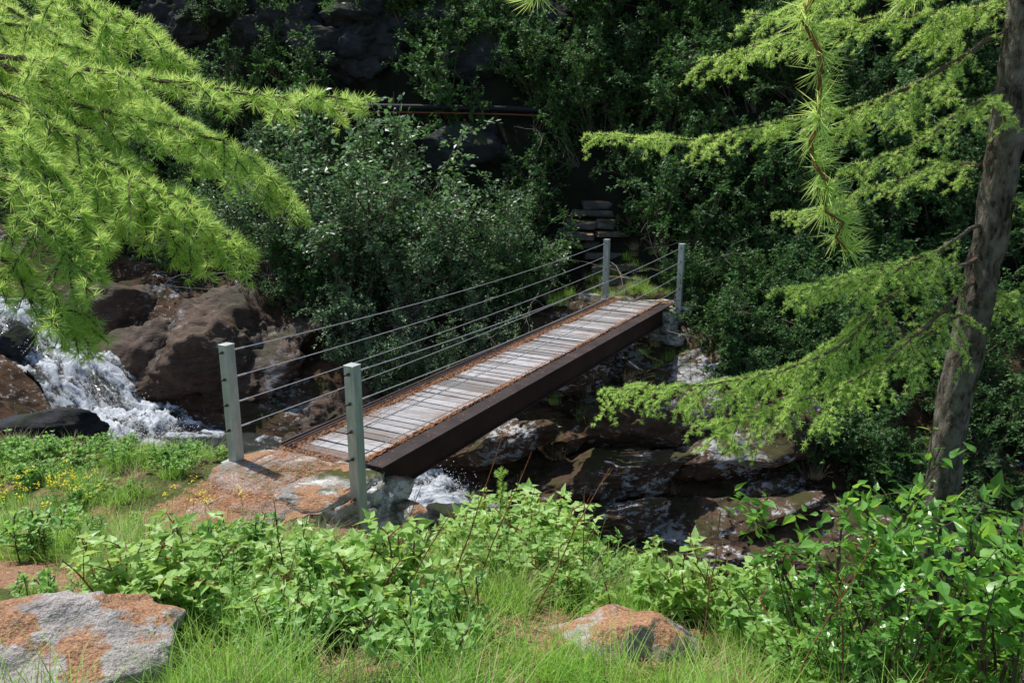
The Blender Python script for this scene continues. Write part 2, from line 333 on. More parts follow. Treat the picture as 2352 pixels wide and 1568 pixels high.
# ---------------------------------------------------------------- footbridge
P0=np.array([-2.55,6.89,0]);D=np.array([.4775,.8786,0]);Rr=np.array([.8786,-.4775,0]);U=np.array([0,0,1.])
AX=np.array([D,Rr,U])
def B(s,c,z): return P0+s*D+c*Rr+z*U
bridge=empty('footbridge',tuple(P0))
def bmake(name,parts,mats,smooth=False):
    o=make(name,parts,mats,smooth=smooth);o.parent=bridge;o.matrix_parent_inverse=Matrix.Translation(-Vector(P0));return o
m,nt,nd,lk=newmat('weathered_plank')
v=attrn(nt,'var')
mp=nt.nodes.new('ShaderNodeMapping');gg=nt.nodes.new('ShaderNodeNewGeometry');mp.inputs['Rotation'].default_value=(0,0,math.atan2(.4775,.8786));mp.inputs['Scale'].default_value=(3,60,3);lk.new(gg.outputs[0],mp.inputs[0])
gr=noise(nt,1,6,.7,mp.outputs[0])
base=ramp(nt,v,[(0,(.17,.16,.155)),(.4,(.36,.35,.345)),(1,(.56,.55,.55))])
base=mixc(nt,ramp(nt,gr,[(.4,.6),(.6,0.)]),base,(.12,.1,.09))
base=mixc(nt,ramp(nt,noise(nt,3,5),[(.5,0.),(.7,.6)]),base,(.22,.15,.11))
finish(nt,base,.8,gr,.5,.01,.3);M_plank=m
m,nt,nd,lk=newmat('dark_brown_steel')
n=noise(nt,3,7,.7);n2=noise(nt,25,5,.7)
cc=ramp(nt,n,[(.35,(.035,.028,.028)),(.6,(.06,.045,.042)),(.72,(.11,.06,.045))])
finish(nt,cc,.75,n2,.25,.005,.15);M_steel=m
m,nt,nd,lk=newmat('rust_brown_steel')
n=noise(nt,2.5,7,.7);cc=ramp(nt,n,[(.35,(.03,.014,.01)),(.6,(.06,.028,.02)),(.75,(.035,.028,.026))])
finish(nt,cc,.7,n,.25,.005,.3);M_rust=m
m,nt,nd,lk=newmat('red_brown_steel')
n=noise(nt,2.5,7,.7);cc=ramp(nt,n,[(.35,(.06,.038,.032)),(.6,(.095,.06,.05)),(.75,(.15,.085,.065))])
finish(nt,cc,.7,n,.25,.005,.2);M_red=m
m,nt,nd,lk=newmat('galvanised_steel')
n=noise(nt,14,6,.7,stretch(nt,(1,1,.3)));n2=noise(nt,2,4)
cc=ramp(nt,n,[(.3,(.34,.37,.34)),(.6,(.5,.54,.5)),(.75,(.66,.68,.64))]);cc=mixc(nt,ramp(nt,n2,[(.5,0.),(.7,.5)]),cc,(.3,.36,.28))
finish(nt,cc,.5,n,.1,.003,.5,.25);M_galv=m
m,nt,nd,lk=newmat('steel_cable');finish(nt,(.55,.55,.55),.4,None,spec=.5,metal=.4);M_cable=m
m,nt,nd,lk=newmat('needle_litter')
n=noise(nt,70,5,.8);cc=ramp(nt,n,[(.3,(.12,.05,.025)),(.5,(.34,.16,.08)),(.7,(.55,.29,.16))])
finish(nt,cc,.95,n,1,.02,.1);M_lit=m
M_litn=leafmat('fallen_needle',(.25,.11,.055),(.5,.26,.14),(.7,.43,.27),.1,(.4,.2,.1),.7,.2)
S0,S1=.47,9.0;C0,C1=.06,1.32
parts=[];s=S0+.03;kk=0
while s<S1-.1:
    w=random.uniform(.12,.165);L=C1-C0-.36+random.uniform(-.03,.03)
    a=random.uniform(-.015,.015);ax=np.array([D*math.cos(a)+Rr*math.sin(a),Rr*math.cos(a)-D*math.sin(a),U])
    c=B(s+w/2,(C0+C1)/2+random.uniform(-.015,.015),-.035+random.uniform(-.005,.007))
    V,F=box((0,0,0),(w-random.uniform(.012,.028),L,.05),ax);V=V+c+np.random.default_rng(kk).normal(0,.003,V.shape)
    parts.append((V,F,0,random.random()));s+=w;kk+=1
bmake('deck_planks',parts,[M_plank])
parts=[];Lb=S1-S0;sm=(S0+S1)/2
for c,sg in ((C0+.1,-1),(C1-.115,1)):
    fw=.2 if sg<0 else .23
    parts.append((*box(B(sm,c,.0),(Lb,fw,.016),AX),2 if sg<0 else 0,.5))
    parts.append((*box(B(sm,c+sg*.05,-.147),(Lb-.01,.014,.276),AX),1,.5))
    parts.append((*box(B(sm,c+sg*.01,-.293),(Lb,.17,.016),AX),1,.5))
parts.append((*box(B(sm,C0+.155,.017),(Lb,.012,.018),AX),0,.5))
parts.append((*box(B(sm,C0+.045,.015),(Lb,.012,.014),AX),0,.5))
parts.append((*box(B(sm,C0+.095,.0125),(Lb,.01,.009),AX),0,.5))
for k in range(1,10): parts.append((*box(B(S0+k*Lb/10,(C0+C1)/2,-.2),(.06,1.1,.1),AX),1,.5))
bm_=bmake('steel_beams',parts,[M_steel,M_rust,M_red])
parts=[]
for side in (0,1):
    n=260;ss=np.linspace(S0+.02,S1-.05,n)
    w=.05+.045*fbm(np.stack([ss*1.6,ss*0+side*9,ss*0],-1),4,5)+.012*fbm(np.stack([ss*22,ss*0,ss*0],-1),2,6)
    w=np.maximum(w,.012)*np.interp(ss,[.4,2,9],[1.5,1.0,.85])
    if side==0: ca=np.full(n,C0+.165);cb=ca+w
    else: ca=np.full(n,C1-.2);cb=ca-w
    cols=7;V=[]
    for k in range(cols):
        f=k/(cols-1);c=ca*(1-f)+cb*f;z=.004+.022*np.sin(math.pi*min(f*.8+.2,1))**.7-.018*(f==1)+.006*rng.normal(size=n)*(f<1)
        V.append(P0+ss[:,None]*D+c[:,None]*Rr+z[:,None]*U)
    V=np.stack(V,1).reshape(-1,3);i=np.arange(n-1)[:,None]*cols;j=np.arange(cols-1)[None]
    parts.append((V,np.stack([i+j,i+j+1,i+cols+j+1,i+cols+j],-1).reshape(-1,4),0,None))
NQ=np.array([[-.5,0,0],[.5,0,0],[.5,1,0],[-.5,1,0]]);NF=np.array([[0,1,2,3]])
k=12000;ss=rng.uniform(S0,S1,k);edge=rng.random(k)<.5;dd=np.abs(rng.normal(0,.07,k));cc=np.where(edge,C0+.16+dd,C1-.2-dd)
xtra=rng.random(k)<.06;cc=np.where(xtra,rng.uniform(C0,C1,k),cc)
pos=P0+ss[:,None]*D+np.clip(cc,C0,C1)[:,None]*Rr+(.013+rng.random(k)*.01)[:,None]*U
a=rng.uniform(0,6.28,k);dr=np.stack([np.cos(a),np.sin(a),rng.normal(0,.12,k)],-1)
V_,F_,v_=scatter(NQ,NF,pos,dr,np.tile(U,(k,1))+rng.normal(0,.2,(k,3)),rng.uniform(.015,.035,k),wscale=np.full(k,.0035))
parts.append((V_,F_,1,v_));bmake('larch_needle_litter',parts,[M_lit,M_litn])
def cyl(a,b,r,sd=10):
    P=np.array([a,b]);V,F=tube(P,[r,r],sd);return V,F
def post(name,s,c,zb,zt,rust):
    parts=[];w=.098
    parts.append((*box(B(s,c,(zb+zt)/2),(w,w,zt-zb),AX),0,None))
    parts.append((*box(B(s,c,zt+.004),(w+.006,w+.006,.012),AX),0,None))
    zs=[1.03,.78,.54,.3]+([-.06,-.28] if zb<-.1 else [])
    for z in zs:
        for e in (-1,1):
            parts.append((*cyl(B(s+e*.049,c,z),B(s+e*.062,c,z),.015,6),1,None))
            parts.append((*cyl(B(s+e*.06,c,z),B(s+e*(.105 if (e<0)==(s<1) else .08),c,z),.007,8),1,None))
    if zb>-.1: parts.append((*box(B(s,c,zb+.01),(.2,.2,.014),AX),0,None))
    else:
        for z in (-.1,-.24): parts.append((*box(B(s,c-.07,z),(.07,.06,.07),AX),1,None))
    o=bmake(name,parts,[M_galv,M_rust]);b=o.modifiers.new('bevel','BEVEL');b.width=.004;b.segments=2;b.limit_method='ANGLE'
post('post_1',0,0,-.03,1.09,0);post('post_2',0,1.43,-.62,1.09,0);post('post_3',9.04,0,-.03,1.09,0);post('post_4',9.04,1.43,-.62,1.09,0)
parts=[]
for c in (0,1.43):
    for z,sag in ((1.03,.09),(.78,.075),(.54,.06),(.3,.05)):
        t=np.linspace(0,1,40);P=np.array([B(.06+8.92*q,c,z-sag*4*q*(1-q)) for q in t]);parts.append((*tube(P,.0045,6),0,None))
        for a,b in ((.06,.2),(8.84,8.98)): parts.append((*cyl(B(a,c,z-.002),B(b,c,z-.006),.0085,8),0,None))
bmake('railing_cables',parts,[M_cable],True)
# ---------------------------------------------------------------- abutments
def stoneblk(c,s,seed,ax,am=.07,rr=.05,pw=.5):
    R=np.random.default_rng(seed);V,F=ICO[5];V=V.copy()
    V=np.sign(V)*np.abs(V)**pw
    V=V/np.max(np.abs(V))
    for _ in range(5):
        n=nrm(R.normal(size=3));o=R.uniform(.95,1.2);d=V@n-o;V=V-np.maximum(d,0)[:,None]*n*.9
    V=V*np.array(s)*.5;V=V*(1+am*fbm(V*5+seed*3,4,seed)[:,None]);V=V+.014*fbm(V*16+seed,4,seed)[:,None]*nrm(V)
    a=R.normal(0,rr,3);V=V+np.cross(np.tile(a,(len(V),1)),V)
    return V@np.array(ax)+np.array(c),F
m,nt,nd,lk=newmat('mortar_rubble');n=noise(nt,8,8,.7);finish(nt,ramp(nt,n,[(.3,(.13,.12,.1)),(.7,(.42,.4,.36))]),.95,n,1,.05,.2);M_mort=m
def litter_patch(parts,sa,sb,ca,cb,z,k,mi):
    pos=np.array([B(0,0,0)])+rng.uniform(sa,sb,k)[:,None]*D+rng.uniform(ca,cb,k)[:,None]*Rr+(z+rng.random(k)*.015)[:,None]*U
    a=rng.uniform(0,6.28,k);dr=np.stack([np.cos(a),np.sin(a),rng.normal(0,.1,k)],-1)
    V_,F_,v_=scatter(NQ,NF,pos,dr,np.tile(U,(k,1)),rng.uniform(.015,.035,k),wscale=np.full(k,.003));parts.append((V_,F_,mi,v_))
parts=[];sd=300
V,F=rock((0,0,0),(.85,.78,.75),77,sub=6,nplanes=3,amp=.12,rough=.6,strat=.05)
V=np.clip(V,[-9,-9,-9],[9,9,.34]);parts.append((V@AX+B(-.05,.72,-.42),F,0,None))
for row in range(4):
    z=-.3-row*.24;s=-.85+random.uniform(0,.2)
    while s<.55:
        w=random.uniform(.2,.5);parts.append((*stoneblk(B(s+w/2,1.27+random.uniform(-.05,.05)-max(0,-.3-s)*.5,z+random.uniform(-.05,.05)),(w*1.05,.36,random.uniform(.16,.28)),sd,AX,.12,.15),0,None));s+=w*.95;sd+=1
    c=.0
    while c<1.4:
        w=random.uniform(.2,.4);parts.append((*stoneblk(B(.62,c+w/2,z-.2),(.3,w*1.03,.25),sd,AX,.1,.12),0,None));c+=w;sd+=1
for (s,c,a,b) in ((.02,.35,.9,.9),(.1,1.05,1.0,.6),(-.65,.75,.8,1.0)):
    parts.append((*stoneblk(B(s,c,-.08-.06*(s<-.25)),(a,b,.14),sd,AX,.1,.03),0,None));sd+=1
litter_patch(parts,-.7,.6,.1,.9,-.012,5500,2);litter_patch(parts,-1.3,-.3,.1,1.1,-.05,7000,2)
make('stone_abutment',parts,[M_stone,M_mort,M_litn],smooth=True)
parts=[]
parts.append((*box(B(9.35,.68,-1.0),(.7,1.3,1.6),AX),1,None))
for row in range(8):
    z=-.16-row*.21;s=8.65
    while s<10.4:
        w=random.uniform(.2,.45);parts.append((*stoneblk(B(s+w/2,1.3+random.uniform(-.04,.04),z),(w*1.03,.34,.22),sd,AX,.1,.1),0,None));s+=w;sd+=1
    c=-.2
    while c<1.3:
        w=random.uniform(.2,.38);parts.append((*stoneblk(B(8.75,c+w/2,z-.2),(.32,w*1.03,.22),sd,AX,.1,.1),0,None));c+=w;sd+=1
for (s,c,a,b) in ((9.2,.2,.4,.6),(9.25,.9,.45,.7),(9.3,1.5,.6,.4),(9.7,1.45,.5,.5),(9.2,-.35,.4,.5)):
    parts.append((*stoneblk(B(s,c,-.06),(a,b,.12),sd,AX),0,None));sd+=1
make('stone_abutment',parts,[M_stone,M_mort],smooth=True)
parts=[]
for row in range(4):
    x=.9+.16*row+random.uniform(-.1,.1)
    while x<2.1-.1*row:
        w=random.uniform(.35,.85);parts.append((*stoneblk((x+w/2,16.3+.16*row+random.uniform(-.08,.08),1.05+row*.19+random.uniform(-.02,.02)),(w,.6,random.uniform(.12,.2)),sd,np.eye(3),.1,.07,.28),0,None));x+=w*1.02;sd+=1
for q in range(5):
    parts.append((*stoneblk((2.3-.12*q,15.3+.28*q,.0+.2*q),(.9,.36,.16),sd,np.eye(3),.1,.06,.3),0,None));sd+=1
make('dry_stone_wall',parts,[rockmat('wall_stone',(.05,.05,.045),(.11,.11,.1),(.18,.18,.165),0,.4,.1,3,(.2,.2,.19),mc=(.05,.06,.02))],smooth=True)
m,nt,nd,lk=newmat('black_pipe');finish(nt,(.015,.016,.018),.6,spec=.2);Mp=m
m,nt,nd,lk=newmat('rusty_rail');finish(nt,(.2,.07,.035),.8);Mr=m
pl=catmull([(-5,17.8,3.66),(-3,17.4,3.58),(0,17.35,3.52),(1.3,17.6,3.42),(2.0,18.8,3.2)],30)
parts=[(*tube(pl,.06,14),0,None),(*tube(pl+np.array([0,-.06,-.11]),.014,8),1,None)]
for x in (-2.8,-1,.8): parts.append((*box((x,17.6,3.3),(.05,.5,.06)),1,None));
make('water_pipe',parts,[Mp,Mr],smooth=True)
# ---------------------------------------------------------------- vegetation prototypes
DIA=np.array([[0,0,0],[.3,.45,.07],[0,1,0],[-.3,.45,.07]]);DIAF=np.array([[0,1,2],[0,2,3]])
LV=np.array([[0,0,0],[.27,.2,.06],[.33,.42,.08],[.17,.74,.03],[0,1.12,-.08],[-.17,.74,.03],[-.33,.42,.08],[-.27,.2,.06],[0,.42,0],[0,.74,-.02]])
LF=np.array([[0,1,8],[1,2,8],[2,3,9],[2,9,8],[3,4,9],[4,5,9],[5,6,9],[6,8,9],[6,7,8],[7,0,8]])
def arch(base,dir_,L,droop,n=8,wob=.05,R=rng):
    P=[np.array(base,float)];d=nrm(np.array(dir_,float))
    for k in range(n-1):
        d=nrm(d+np.array([0,0,-droop/n])+R.normal(0,wob,3));P.append(P[-1]+d*L/(n-1))
    return np.array(P)
def shrub(name,mat,H_,spread,nst,ntw,nlf,leaf,seed,detail=False,droop=.6,twl=.35,tri=False,tm=None):
    R=np.random.default_rng(seed);parts=[];pos=[];dr=[]
    for k in range(nst):
        a=R.uniform(0,6.28);o=R.uniform(.15,1)*spread
        st=arch((R.normal(0,.06),R.normal(0,.06),0),(math.cos(a)*o,math.sin(a)*o,1),H_*R.uniform(.65,1.05),droop*R.uniform(.3,1),9,.07,R)
        parts.append((*tube(st,np.linspace(.012*H_,.003,9),4),1,None))
        for q in range(ntw):
            t=R.uniform(.18,1)**.8*8;i0=min(int(t),7);b=st[i0]+(st[i0+1]-st[i0])*(t-i0)
            tw=arch(b,nrm(st[i0+1]-st[i0])*.6+nrm(R.normal(size=3))*.9,twl*H_*R.uniform(.4,1)*.6,.5,5,.1,R)
            parts.append((*tube(tw,np.linspace(.004,.0015,5),3),1,None))
            tt=R.uniform(0,3.99,nlf);ii=tt.astype(int);pb=tw[ii]+(tw[ii+1]-tw[ii])*(tt-ii)[:,None]
            dd=nrm(tw[-1]-tw[0])[None]*.5+R.normal(0,.7,(nlf,3))*np.array([1,1,.6])
            if tri:
                dd=nrm(dd);sd_=nrm(np.cross(dd,U));pb=pb+dd*.02
                pos+= [pb,pb,pb];dr+=[dd,dd*.25+sd_*.9,dd*.25-sd_*.9]
            else: pos.append(pb+R.normal(0,.012*H_,(nlf,3)));dr.append(dd)
    pos=np.concatenate(pos);dr=np.concatenate(dr);n=len(pos)
    up=np.tile(U,(n,1))+R.normal(0,.5,(n,3))
    TV,TF=(LV,LF) if detail else (DIA,DIAF)
    var=np.clip(R.random(n)*.7+.3*(pos[:,2]/H_),0,1)
    V_,F_,v_=scatter(TV,TF,pos,dr,up,leaf*R.uniform(.5,1.3,n),var)
    parts.append((V_,F_,0,v_))
    o=make(name,parts,[mat,tm or M_twig],link=False);return o.data
def inst(me,name,parent,loc,s,rz,tilt=(0,0),sz=None):
    o=bpy.data.objects.new(name,me);o.location=loc;o.scale=(s,s,s if sz is None else sz);o.rotation_euler=(tilt[0],tilt[1],rz);o.parent=parent
    scene.collection.objects.link(o);return o
SH=[shrub('shrub_mesh',M_shrub,1.5,.75,13,12,16,.068,50+k) for k in range(4)]
WI=[shrub('willow_mesh',M_willow,2.2,.6,14,14,17,.06,70+k,droop=.8) for k in range(3)]
hs=empty('hillside_shrubs',(0,16,0));hoff=np.array([0,16,0])
def place(me,name,par,off,x,y,s,rz=None,tilt=(0,0),dz=-.1,sz=None):
    return inst(me,name,par,tuple(np.array([x,y,Hp(x,y)+dz])-off),s,random.uniform(0,6.28) if rz is None else rz,tilt,sz)
for k in range(580):
    x=random.uniform(-14,13);z=random.uniform(-.3,10);y=float(ybase(x))+z/1.7+random.uniform(-.2,.2)
    if -9.5<x<-3.0 and 3.2<z<9.5 and random.random()<.8: continue
    if -3.0<x<1.6 and 2.4<z<3.6 and random.random()<.6: continue
    if .6<x<2.6 and 0<z<1.9: continue
    if 1.0<x<3.4 and z<.7: continue
    if x<-2 and vnoise(np.array([[x*.45,z*.5,3.]]),8)[0]>.5: continue
    place(random.choice(SH),'shrub',hs,hoff,x,y,random.uniform(.7,1.35),tilt=(random.uniform(.2,.6),random.uniform(-.2,.2)))
for (x,z,s) in ((.5,2.6,.9),(1.1,2.9,.8),(1.7,2.8,.9),(2.3,2.4,.9),(2.7,1.7,.8),(.4,1.8,.7),(.2,1.2,.6),(2.8,.9,.6),(.6,3.6,1.0),(1.6,3.7,1.0)):
    y=float(ybase(x))+z/1.7;place(random.choice(SH),'shrub',hs,hoff,x,y,s,tilt=(.4,0))
for k in range(170):
    x=random.uniform(3.0,12);u=random.uniform(1.3,wf(x)+1.3);y=float(yc(x))+.7+u
    if x<4.6 and u<2.2: continue
    if x<3.5 and u<3.4: continue
    place(random.choice(SH),'shrub',hs,hoff,x,y,random.uniform(.5,1.0))
for k in range(40):
    x=random.uniform(-14,-6.8);y=float(ybase(x))-random.uniform(0,1.3)
    place(random.choice(SH),'shrub',hs,hoff,x,y,random.uniform(.6,1.1))
for k in range(34):
    x=random.uniform(-4.5,.6);y=float(ybase(x))-random.uniform(.2,1.8)
    place(random.choice(SH),'shrub',hs,hoff,x,y,random.uniform(.5,1.0))
wl=empty('willow_thicket',(-2.6,14.3,0));woff=np.array([-2.6,14.3,0])
for (x,y,s) in ((-3.3,14.9,1.4),(-2.6,15.1,1.9),(-3.1,14.8,1.7),(-2.0,14.6,1.25),(-3.9,15.5,1.6),(-1.2,14.8,1.1),(-1.7,13.9,.95),(-3.0,14.2,.8),(-.3,15.0,1.2),(.2,15.2,1.0),(-4.8,15.8,1.2),(-2.1,13.2,.75),(-1.3,13.0,.7),(-5.5,16.4,1.1),(-.6,14.2,.6),(-1.9,12.9,.6),(-.9,12.8,.55),(-2.8,13.4,.7),(-.4,13.4,.7)):
    place(random.choice(WI),'willow',wl,woff,x,y,s,dz=-.1)
# grass
def grassclump(seed,nb,hh,rad,w,mat=M_grass):
    R=np.random.default_rng(seed);a=R.uniform(0,6.28,nb);r=rad*np.sqrt(R.random(nb))
    base=np.stack([r*np.cos(a),r*np.sin(a),0*r-.02],-1);b=R.uniform(0,6.28,nb);ln=R.uniform(.1,.9,nb)
    d0=nrm(np.stack([np.cos(b)*ln*.5,np.sin(b)*ln*.5,np.ones(nb)],-1));h=hh*R.uniform(.5,1.15,nb)
    side=np.stack([-np.sin(b),np.cos(b),0*b],-1);V=[];seg=5
    for k in range(seg):
        t=k/(seg-1);p=base+d0*(h*t)[:,None]+np.stack([np.cos(b),np.sin(b),-.6+0*b],-1)*(h*ln*.75*t*t)[:,None]
        ww=w*(1-t*.92);V.append(p-side*ww);V.append(p+side*ww)
    V=np.stack(V,1).reshape(-1,3);q=np.array([[2*k,2*k+1,2*k+3,2*k+2] for k in range(seg-1)])
    F=(q[None]+(np.arange(nb)*seg*2)[:,None,None]).reshape(-1,4)
    return make('grass_mesh',[(V,F,0,np.repeat(R.random(nb),seg*2))],[mat],link=False).data
GR=[grassclump(400+k,90,.26,.13,.0026) for k in range(4)]+[grassclump(410,110,.15,.12,.0028)]
DG=[grassclump(420+k,70,.28,.1,.0025,M_dry) for k in range(2)]
gr=empty('grass',(0,4,0));goff=np.array([0,4,0])
def onpath(x,y,s0=-1.3,c0=-.2,c1=1.5):
    q=np.array([x,y,0])-P0;s=q@D;c=q@Rr
    return s0<s<.9 and c0<c<c1
def inboulder(x,y,m=1.0): return ((x+1.93)/(.7*m))**2+((y-2.58)/(.56*m))**2<1 or ((x-.5)/(.4*m))**2+((y-3.14)/(.36*m))**2<1
for k in range(2500):
    x=random.uniform(-7.5,2.6);y=random.uniform(1.8,8.4)
    if abs(x)>.72*y+.7 or y>float(ye(x))+.4 or onpath(x,y) or inboulder(x,y): continue
    nz=float(vnoise(np.array([[x*1.3,y*1.3,.5]]),4)[0])
    if nz>.3 and random.random()<.7: continue
    if float(bare(x,y))>.4 and random.random()<.95: continue
    d=random.random()<.13
    place(random.choice(DG if d else GR),'grass_clump',gr,goff,x,y,random.uniform(.5,1.35)*(.8 if y>5 else 1)*(.6 if x<-2 and 3.1<y<3.9 else 1),dz=0)
for k in range(80):
    x=random.uniform(1.5,4.0);y=random.uniform(14.7,16.0);place(random.choice(GR+DG),'grass_clump',gr,goff,x,y,random.uniform(.6,1.0),dz=0)
for k in range(110):
    x=random.uniform(-2,5);y=float(yc(x))+random.uniform(1.2,4.3);place(random.choice(GR+DG+DG),'grass_clump',gr,goff,x,y,random.uniform(.7,1.4),dz=.15)
# raspberry and herbs
RA=[shrub('raspberry_mesh',M_rasp,.46,.75,7,6,3,.054,90+k,True,.7,.5,True,M_redtwig) for k in range(4)]
RA2=[shrub('raspberry_mesh',M_rasp,.3,.9,6,5,2,.045,190+k,True,.6,.5,True,M_redtwig) for k in range(3)]
HB=[shrub('herb_mesh',M_herb,.34,.5,8,8,7,.045,290+k,False,.5,.4) for k in range(3)]
rb=empty('raspberry_bushes',(0,4,0))
def dens(x,y):
    return float(fbm(np.array([[x*1.1+3,y*1.1,.5]]),3,14)[0])
for k in range(1900):
    x=random.uniform(-6.5,2.6);y=random.uniform(2.6,8.2)
    if abs(x)>.72*y+.6 or y>float(ye(x))+.6 or onpath(x,y,-1.4,-.3,1.6) or inboulder(x,y,1.05): continue
    if ((x+.85)/.4)**2+((y-5.3)/.75)**2<1: continue
    if float(bare(x,y))>.3 or (x<-2.3 and 3.2<y<4.3): continue
    edge=y>float(ye(x))-.9
    cen=x>-1.9 and 3.1<y<5.6
    dn=dens(x,y)
    pr=.6 if (cen and dn>-.3) else (.35 if dn>-.05 else .12)
    if edge and x>-.6: pr=.6
    if edge and x<-2.2: pr=.6
    if y<3.1 and x<.9: pr=.13
    if random.random()>pr: continue
    me=random.choice(RA+RA2+HB) if x>-1.9 else random.choice(RA2+HB+HB)
    sc=random.uniform(.6,1.25)*(.7 if y>5.0 else 1)
    if -1.5<x<-.3 and y>3.9: sc*=.65
    place(me,'raspberry',rb,goff,x,y,sc,dz=-.03)
for k in range(240):
    x=random.uniform(-.3,5.5);e=float(ye(x));y=e+random.uniform(.1,2.2)
    if y>yc(x)-1.5: continue
    place(random.choice(RA+RA2),'raspberry',rb,goff,x,y,random.uniform(.7,1.3),dz=-.03)
AL=[shrub('alder_mesh',M_alder,1.15,.5,8,9,8,.056,120+k,True,.4,.4) for k in range(3)]
al=empty('alder_bush',(2,3,0));aoff=np.array([2,3,0])
for (x,y,s) in ((1.45,3.05,1.0),(1.75,3.3,1.15),(2.25,3.1,1.4),(1.95,2.75,1.0),(2.6,3.6,1.5),(2.9,4.3,1.3),(1.5,2.7,.6),(2.9,3.0,1.4),(2.1,4.3,1.0),(1.75,2.5,.8),(1.2,2.75,.5)):
    place(random.choice(AL),'alder',al,aoff,x,y,s,dz=.0)
# yellow flowers
parts=[];R=np.random.default_rng(8)
for k in range(55):
    g0=[(-3.9,5.9),(-3.5,5.8),(-4.2,5.7),(-2.25,5.4),(-3.3,5.3)][R.choice(5,p=[.3,.25,.25,.1,.1])];x=g0[0]+R.normal(0,.2);y=g0[1]+R.normal(0,.2);z=Hp(x,y)
    hgt=R.uniform(.26,.4);st=arch((x,y,z),(R.normal(0,.12),R.normal(0,.12),1),hgt,.1,4,.03,R);parts.append((*tube(st,.002,3),1,.5))
    n=14;a=R.uniform(0,6.28,n);pos=st[-1]+R.normal(0,.015,(n,3));dr=np.stack([np.cos(a),np.sin(a),R.normal(.2,.3,n)],-1)
    V_,F_,v_=scatter(DIA,DIAF,pos,dr,np.tile(U,(n,1)),R.uniform(.012,.022,n));parts.append((V_,F_,0,v_))
make('yellow_flowers',parts,[M_flower,M_grass])
parts=[];R=np.random.default_rng(12)
for (x,y,h,lx,ly) in ((-.35,3.3,.95,.35,.1),(-.2,3.6,.9,.2,0),(-.55,3.1,.7,.3,.1),(.1,3.4,.85,.45,.0),(.75,2.75,.75,.05,.0),(1.05,2.6,.8,.3,0),(1.2,2.5,.7,.15,.1),(.35,3.8,.6,.2,0),(-1.1,3.6,.6,-.3,0),(1.5,2.6,.6,.4,0),(-.7,4.2,.6,.2,0),(0,4.3,.55,.3,0)):
    st=arch((x,y,Hp(x,y)),(lx,ly,1),h,-.1,9,.05,R);parts.append((*tube(st,np.linspace(.0045,.0018,9),5),0,None))
    for q in range(5):
        i0=R.integers(3,8);tw=arch(st[i0],nrm(st[i0]-st[i0-1])+R.normal(0,.5,3),.1,.1,4,.1,R);parts.append((*tube(tw,.0014,3),0,None))
make('dry_stems',parts,[M_redtwig])
parts=[];R=np.random.default_rng(44)
for k in range(70):
    x=R.uniform(-6,4);y=float(ybase(x))+R.uniform(-2.2,1.5);z=Hp(x,y)
    st=arch((x,y,z+R.uniform(0,.6)),(R.normal(0,.8),-.7,R.uniform(-.2,1)),R.uniform(.8,1.9),R.uniform(0,1),10,.12,R);parts.append((*tube(st,np.linspace(.012,.003,10),4),0,None))
    for q in range(6):
        i0=R.integers(2,9);tw=arch(st[i0],nrm(st[i0]-st[i0-1])+R.normal(0,.6,3),R.uniform(.2,.5),.3,5,.15,R);parts.append((*tube(tw,.003,3),0,None))
make('dead_twigs',parts,[M_greytwig])
parts=[];k=46000;x=rng.uniform(-5,1.5,k);y=rng.uniform(2,8,k);n_=vnoise(np.stack([x*1.3,y*1.3,x*0+.5],-1),4);kp=(n_>.15)|(bare(x,y)>.3);x=x[kp];y=y[kp]
z=H(x,y);k=len(x);a=rng.uniform(0,6.28,k)
V_,F_,v_=scatter(NQ,NF,np.stack([x,y,z+.01],-1),np.stack([np.cos(a),np.sin(a),rng.normal(0,.15,k)],-1),np.tile(U,(k,1)),rng.uniform(.015,.035,k),wscale=np.full(k,.0025))
make('fallen_needles',[(V_,F_,0,v_)],[M_litn])
